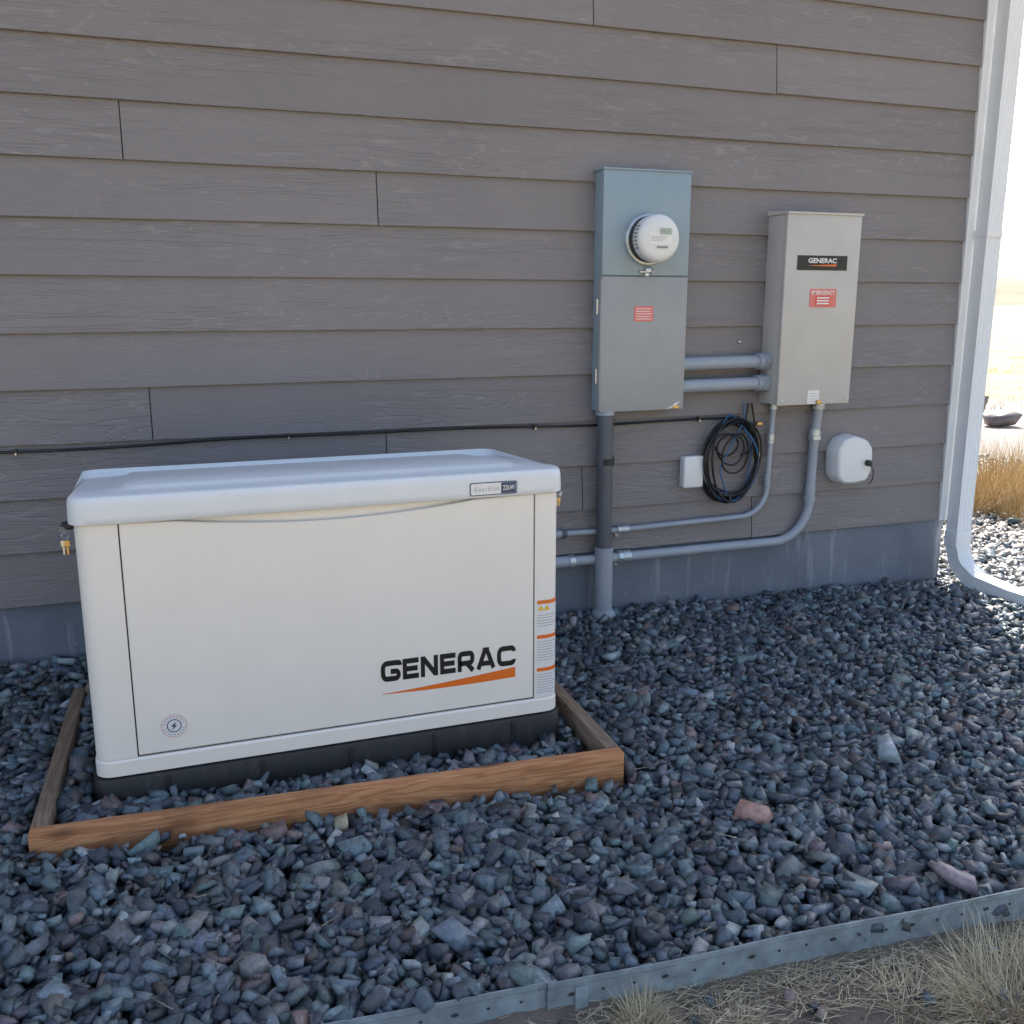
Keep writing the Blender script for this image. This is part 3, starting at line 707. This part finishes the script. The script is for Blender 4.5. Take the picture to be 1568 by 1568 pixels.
gtuft(6.5,2.3,500,.25,.45,.004); gtuft(5.5,1.2,400,.18,.34,.003)
for i in range(70):
    d=random.uniform(13,28); th=math.radians(random.uniform(28,60)); x=d*math.cos(th);y=d*math.sin(th)-2
    if x<4: continue
    gtuft(x,y,60,.6,.15,.010)
Gd.make('golden_grass',M_gold)

def pebbles():
    n=2200; s=rng.uniform(-1.5,4.2,n); d=.015+rng.random(n)**1.5*.9
    x=.23+EDGE_D.x*s+EDGE_N.x*d; y=-1.9+EDGE_D.y*s+EDGE_N.y*d
    size=np.clip(.005*np.exp(rng.normal(0,.55,n)),.002,.018); z=ground_z(x,y)+size*.15
    C=np.array([.24,.20,.17])*rng.uniform(.5,1.6,(n,1)); blue=rng.random(n)<.25; C[blue]=cols_for(blue.sum())
    rocks('pebbles',np.stack([x,y,z],1),size,C,M_stone)
    k=26; s=rng.uniform(.2,1.8,k); d=rng.uniform(.03,.25,k); x=.23+EDGE_D.x*s+EDGE_N.x*d; y=-1.9+EDGE_D.y*s+EDGE_N.y*d
    size=rng.uniform(.010,.022,k); rocks('spilled_stones',np.stack([x,y,ground_z(x,y)+size*.3],1),size,cols_for(k),M_stone)
pebbles()

# ------------------------------------------------------------------ meter enclosure
met=empty('electric_meter_box')
def build_meter():
    x0,x1=1.583,1.946; z0,z1=.862,1.756; yf=-.100
    rbox('enclosure',x0+.004,x1-.004,yf+.014,-.016,z0+.004,z1-.004,.002,M_meterup,met)
    rbox('upper_cover',x0,x1,yf-.001,yf+.030,1.3745,z1-.006,.003,M_meterup,met)
    rbox('lower_door',x0,x1,yf-.001,yf+.026,z0+.002,1.3705,.003,M_meterlo,met)
    rbox('top_cap',x0-.004,x1+.004,yf-.006,-.014,z1-.007,z1,.002,M_meterup,met)
    rbox('door_side_return',x0-.003,x0+.004,yf+.001,yf+.024,z0+.01,1.36,.001,M_meterlo,met)
    for z in (1.26,1.00):
        tube('hinge',[(x0-.004,yf+.028,z-.028),(x0-.004,yf+.028,z+.028)],.005,M_steel,met,10)
    cx,cz=1.764,1.505
    revolve_y('socket_ring',cx,cz,[(.094,yf-.001),(.096,yf-.010),(.092,yf-.018),(.086,yf-.020)],M_galv,met)
    revolve_y('meter_barrel',cx,cz,[(.085,yf-.0195),(.085,yf-.045),(.083,yf-.052)],M_dgrey,met)
    revolve_y('meter_cover',cx,cz,[(.084,yf-.050),(.0855,yf-.055),(.0855,yf-.090),(.083,yf-.098),(.074,yf-.106),(.06,yf-.1085)],M_mface,met)
    yy=yf-.1095
    flat('name_plate',[(cx-.048,cz-.022),(cx+.048,cz-.022),(cx+.048,cz+.022),(cx-.048,cz+.022)],yy,M_stick,met)
    frect('lcd_display',cx-.005,cx+.045,cz+.012,cz+.036,yy-.0008,M_lcd,met)
    text('lcd_digits','48210',cx+.002,cx+.036,cz+.018,cz+.031,yy-.0014,M_gtext,met)
    frect('bar_code',cx-.015,cx+.03,cz-.036,cz-.028,yy-.0008,M_gtext,met)
    for i in range(4): frect('plate_line_%d'%(i+1),cx-.040,cx+.010+.006*i,cz-.010+i*.005,cz-.009+i*.005,yy-.0008,M_gtext,met)
    for i in range(7):
        a=math.radians(150+i*9); x=cx+.0858*math.cos(a); z=cz+.0858*math.sin(a)
        rbox('cover_rib_%d'%(i+1),x-.0015,x+.0015,yf-.088,yf-.06,z-.003,z+.003,.0005,M_gtext,met)
    rbox('cover_latch',cx-.030,cx+.030,yf-.012,yf-.001,1.384,1.392,.002,M_steel,met)
    rbox('seal_hasp',cx-.006,cx+.016,yf-.016,yf-.001,1.386,1.402,.002,M_galv,met)
    tube('seal_wire',[(cx+.012+.010*math.cos(a),yf-.014,1.395+.012*math.sin(a)) for a in [i*math.pi/8 for i in range(17)]],.0011,M_cblue,met,6)
    rbox('seal_tag',cx-.010,cx+.004,yf-.018,yf-.014,1.372,1.384,.001,M_stick,met)
    frect('red_label',1.719,1.800,1.205,1.262,yf-.0022,M_pink,met)
    for i in range(5): frect('red_label_line_%d'%(i+1),1.726,1.793-.006*(i%2),1.213+i*.0095,1.2155+i*.0095,yf-.003,M_stick,met)
    flat('torn_tag',[(1.868,.868),(1.905,.874),(1.93,.895),(1.905,.889),(1.90,.882)],yf-.0025,M_stick,met)
    rbox('door_latch',1.900,1.925,yf-.006,yf,.868,.880,.001,M_brass,met)
build_meter()

# ------------------------------------------------------------------ transfer switch
sw=empty('transfer_switch_box')
def build_switch():
    x0,x1=2.350,2.702; z0,z1=.866,1.625; yf=-.150
    rbox('enclosure',x0+.003,x1-.003,yf+.012,-.016,z0+.003,z1-.012,.002,M_switch,sw)
    rbox('front_cover',x0,x1,yf-.001,yf+.020,z0,z1-.010,.004,M_switch,sw)
    vs=[(x0-.003,yf-.007,z1-.012),(x1+.003,yf-.007,z1-.012),(x1+.003,-.014,z1-.012),(x0-.003,-.014,z1-.012),
        (x0-.003,yf-.007,z1-.004),(x1+.003,yf-.007,z1-.004),(x1+.003,-.014,z1+.006),(x0-.003,-.014,z1+.006)]
    mesh_ob('rain_hood',vs,[(3,2,1,0),(4,5,6,7),(0,1,5,4),(1,2,6,5),(2,3,7,6),(3,0,4,7)],M_switch,sw)
    y=yf-.0022
    frect('name_label',2.403,2.642,1.400,1.457,y,M_ink,sw)
    text('name_text','GENERAC',2.455,2.590,1.428,1.447,y-.0008,M_stick,sw,.03)
    flat('name_swoosh',[(2.455,1.418),(2.590,1.424),(2.590,1.416),(2.52,1.416)],y-.0008,M_orange,sw)
    frect('red_label',2.472,2.600,1.256,1.328,y,M_pink,sw)
    text('red_label_title','EMERGENCY',2.480,2.592,1.306,1.322,y-.0008,M_stick,sw,.02)
    frect('red_label_band',2.500,2.572,1.264,1.300,y-.0008,M_red,sw)
    for i in range(3): frect('red_label_row_%d'%(i+1),2.506,2.566,1.268+.011*i,1.274+.011*i,y-.0014,M_stick,sw)
    frect('inspection_tag',2.492,2.549,.870,.925,y,M_stick,sw)
    for i in range(4): frect('inspection_line_%d'%(i+1),2.50,2.54-.005*(i%2),.878+i*.011,.8795+i*.011,y-.0008,M_gtext,sw)
    rbox('hasp',2.535,2.555,yf-.012,yf-.002,.868,.884,.002,M_brass,sw)
    for x in (2.37,2.682):
        revolve_y('cover_screw',x,.885,[(.005,yf-.001),(.005,yf-.004),(.003,yf-.005)],M_steel,sw,12)
build_switch()

# ------------------------------------------------------------------ conduits
cnd=empty('electrical_conduits')
def coupling(name,p,axis,r,L,mat=M_galv,hexa=True):
    p=Vector(p); a=Vector(axis).normalized()
    tube(name,[p-a*L/2,p-a*L*.15],r*1.18,mat,cnd,8 if hexa else 18)
    tube(name+'_ring',[p-a*L*.12,p+a*L/2],r*1.08,mat,cnd,18)
def strap(x,y,z,r):
    tube('strap',[(x-.008,y,z),(x+.008,y,z)],r+.002,M_galv,cnd,18); rbox('strap_ear',x-.008,x+.008,-.0265,-.0235,z-r-.022,z-r*.5,.0008,M_galv,cnd)
def build_conduits():
    for i,z in enumerate((1.041,.953)):
        y=-.062
        tube('box_link_%d'%(i+1),[(1.94,y,z-.004),(2.352,y,z)],.0265,M_pvc,cnd,24)
        tube('box_link_hub_%d'%(i+1),[(2.300,y,z),(2.345,y,z)],.0335,M_pvc,cnd,24)
        tube('box_link_nut_%d'%(i+1),[(2.325,y,z),(2.351,y,z)],.038,M_pvc,cnd,8)
        tube('box_link_collar_%d'%(i+1),[(1.944,y,z-.004),(1.962,y,z-.004)],.031,M_pvc,cnd,24)
    X=1.630;Yr=-.066
    tube('riser_upper',[(X-.006,Yr,.868),(X,Yr,.30)],.031,M_pvcdark,cnd,28)
    tube('riser_lower',[(X,Yr,.315),(X+.003,Yr,-.05)],.0365,M_pvc,cnd,28)
    tube('riser_bell',[(X,Yr,.322),(X,Yr,.305)],.038,M_pvc,cnd,28)
    tube('riser_foot',[(X+.003,Yr,.062),(X+.003,Yr,.045),(X+.003,Yr,.03)],[.040,.050,.052],M_pvc,cnd,28)
    tube('riser_hub',[(X-.006,Yr,.868),(X-.006,Yr,.850)],.037,M_pvc,cnd,28)
    tube('riser_strap',[(X,Yr,.655),(X,Yr,.680)],.0335,M_black,cnd,28); rbox('riser_strap_ear',X+.028,X+.052,-.034,-.022,.652,.684,.002,M_black,cnd)
    y1=-.040
    tube('thin_run',fillet([(2.412,y1,.87),(2.405,y1,.70),(2.398,y1,.393),(1.72,y1,.380),(1.10,y1,.388)],.12,10),.0115,M_pvc,cnd,16)
    y2=-.046
    tube('thick_run',fillet([(2.634,y2,.87),(2.621,y2,.70),(2.615,y2,.268),(1.72,y2,.268),(1.06,y2,.272)],.17,14),.0195,M_pvc,cnd,20)
    coupling('thin_hub',(2.412,y1,.855),(0,0,1),.0145,.03); coupling('thick_hub',(2.633,y2,.852),(0,0,1),.024,.034)
    coupling('thin_coupling',(2.405,y1,.717),(0,0,1),.0145,.04); coupling('thick_coupling',(2.622,y2,.726),(0,0,1),.0225,.045)
    coupling('thick_bell',(2.617,y2,.47),(0,0,1),.0205,.07,M_pvc,False)
    coupling('thin_bell',(2.399,y1,.545),(0,0,1),.0125,.05,M_pvc,False)
    coupling('thin_wall_coupling',(1.725,y1,.381),(1,0,0),.0145,.05); coupling('thick_wall_coupling',(1.728,y2,.269),(1,0,0),.023,.055)
    strap(1.705,y1,.381,.012); strap(1.705,y2,.269,.0195)
    tube('thin_bell_left',[(1.40,y1,.384),(1.47,y1,.383)],.016,M_pvc,cnd,18); tube('thick_bell_left',[(1.40,y2,.270),(1.50,y2,.269)],.0235,M_pvc,cnd,18)
    tube('thin_nut_left',[(1.455,y1,.384),(1.475,y1,.383)],.019,M_pvcdark,cnd,8); tube('thick_nut_left',[(1.485,y2,.270),(1.508,y2,.269)],.027,M_galv,cnd,8)
build_conduits()

# ------------------------------------------------------------------ wall boxes and cables
jb=empty('cable_junction_box')
rbox('lid',1.988,2.080,-.058,-.030,.533,.664,.008,M_wplas,jb); rbox('back',1.991,2.077,-.032,-.014,.536,.661,.003,M_wplas,jb)

coil=empty('coiled_cable')
def build_coil():
    cx,cz=2.208,.640
    def loop(mat,rx,rz,ox,oz,y,r,ph,name,ex=1.0):
        pts=[];n=56
        a1,a2,a3=random.uniform(0,6),random.uniform(0,6),random.uniform(0,6)
        for i in range(int(n*ex)+1):
            t=2*math.pi*i/n+ph; k=1+.05*math.sin(2*t+a1)+.03*math.sin(3*t+a2)
            pts.append((cx+ox+rx*k*math.cos(t),y+.006*math.sin(t+a3),cz+oz+rz*k*math.sin(t)))
        tube(name,pts,r,mat,coil,8)
    for i in range(7): loop(M_cblk,.122+random.uniform(-.007,.010),.168+random.uniform(-.012,.010),random.uniform(-.005,.008),random.uniform(-.010,.008),-.036-.007*i,.0046,random.uniform(0,6),'black_loop_%d'%(i+1))
    loop(M_cblue,.112,.160,-.004,-.006,-.050,.0034,1.2,'blue_loop_1'); loop(M_cblue,.118,.150,.004,-.016,-.072,.0034,4.2,'blue_loop_2',.55)
    for i in range(3): loop(M_cblk,.060,.045+.02*i,-.03+.02*i,.065-.02*i,-.06-.005*i,.0042,i*1.3,'tangle_%d'%(i+1))
    tube('drop_1',fillet([(2.285,-.045,.87),(2.27,-.05,.80),(2.31,-.055,.72),(2.33,-.05,.62)],.05,6),.0045,M_cblk,coil,8)
    tube('drop_2',fillet([(2.262,-.045,.87),(2.262,-.055,.80),(2.20,-.06,.70),(2.15,-.06,.60),(2.19,-.06,.50)],.06,6),.0034,M_cblue,coil,8)
    tube('drop_3',fillet([(2.300,-.045,.87),(2.325,-.05,.75),(2.30,-.06,.67),(2.25,-.06,.66)],.03,6),.0045,M_cblk,coil,8)
    tube('tail',fillet([(2.09,-.03,.56),(2.12,-.04,.52),(2.18,-.045,.50)],.03,6),.0036,M_cblue,coil,8)
    tube('pig_tail',fillet([(2.23,-.05,.81),(2.19,-.05,.83),(2.165,-.05,.79),(2.12,-.05,.74)],.02,6),.0034,M_cblue,coil,8)
    rbox('connector',2.33,2.355,-.05,-.03,.775,.79,.003,M_brass,coil)
    rbox('clip_1',2.335,2.352,-.05,-.03,.640,.66,.003,M_wplas,coil)
    rbox('tie_1',2.195,2.205,-.075,-.02,.462,.492,.002,M_cblk,coil)
build_coil()

cab=empty('wall_cable')
def build_cable():
    def zc(x): return .812+.005*math.sin(x*1.9)+.0025*math.sin(x*7)+.004*(x>0)*math.sin(x*3.1)
    pts=[];x=-5.
    while x<2.30: pts.append((x,-.0262,zc(x))); x+=.06
    tube('cable',pts,.0048,M_cblk,cab,8)
    for x in (-2.2,-1.3,-.439,.420,1.347,2.064):
        z=zc(x)
        rbox('clip',x-.006,x+.006,-.034,-.016,z-.009,z+.008,.002,M_cblk,cab); revolve_y('clip_nail',x,z-.006,[(.0035,-.034),(.0035,-.037)],M_steel,cab,8)
build_cable()

fc=empty('faucet_cover')
def build_faucet_cover():
    cx,cz=2.805,.610
    def lp(sx,sz,y,ox=0,oz=0):
        p=[(-.093,-.070),(-.100,.045),(-.072,.095),(-.010,.112),(.060,.090),(.092,.050),(.094,-.050),(.070,-.098),(.0,-.108),(-.062,-.104)]
        for _ in range(2):
            q=[]
            for i in range(len(p)):
                a=p[i];b=p[(i+1)%len(p)]; q.append((a[0]*.87+b[0]*.13,a[1]*.87+b[1]*.13)); q.append((a[0]*.13+b[0]*.87,a[1]*.13+b[1]*.87))
            p=q
        return [(cx+ox+x*sx,y,cz+oz+z*sz) for x,z in p]
    loft('foam_shell',[lp(.98,.98,-.018),lp(1,1,-.026),lp(.97,.97,-.075),lp(.93,.93,-.094),lp(.86,.86,-.101),lp(.5,.5,-.104)],M_wplas,fc,30)
    revolve_y('toggle',cx+.055,cz-.012,[(.012,-.098),(.014,-.118),(.011,-.126),(.004,-.129)],M_black,fc,18)
    tube('cord',fillet([(cx+.06,-.120,cz-.02),(cx+.105,-.09,cz-.05),(cx+.13,-.06,cz-.10),(cx+.118,-.05,cz-.12)],.03,5),.0022,M_black,fc,6)
build_faucet_cover()
sc_=empty('siding_screw'); revolve_y('head',2.245,1.118,[(.007,-.012),(.007,-.020),(.003,-.023)],M_steel,sc_,12)

# ------------------------------------------------------------------ light
EL=math.radians(44); AZ=math.atan2(.525,.851)
s=Vector((math.sin(AZ)*math.cos(EL),math.cos(AZ)*math.cos(EL),math.sin(EL)))
sd=bpy.data.lights.new('sun','SUN'); sd.energy=10; sd.angle=math.radians(.5); sd.color=(1,.94,.85)
so=bpy.data.objects.new('sun',sd); so.rotation_euler=(-s).to_track_quat('-Z','Y').to_euler(); so.location=(10,20,20); COL.objects.link(so)
w=bpy.data.worlds.new("World"); scene.world=w; w.use_nodes=True; nt=w.node_tree
bg=nt.nodes['Background']; sky=nt.nodes.new('ShaderNodeTexSky'); sky.sky_type='NISHITA'; sky.sun_disc=False
sky.sun_elevation=EL; sky.sun_rotation=AZ; sky.dust_density=2.5; sky.air_density=1.0; sky.ozone_density=1.0
hs=nt.nodes.new('ShaderNodeHueSaturation'); hs.inputs['Saturation'].default_value=.82
nt.links.new(sky.outputs[0],hs.inputs['Color']); nt.links.new(hs.outputs[0],bg.inputs[0]); bg.inputs[1].default_value=.33

# ------------------------------------------------------------------ camera
cd=bpy.data.cameras.new('camera'); cd.sensor_width=36; cd.lens=36*1480/1568; cd.clip_end=3000; cd.clip_start=.05
co=bpy.data.objects.new('camera',cd); co.location=(0,-3.452,1.28); co.rotation_euler=(math.radians(90-12.301),0,math.radians(-20.106)); COL.objects.link(co)
scene.camera=co
scene.view_settings.view_transform='Standard'; scene.view_settings.look='None'; scene.view_settings.exposure=0
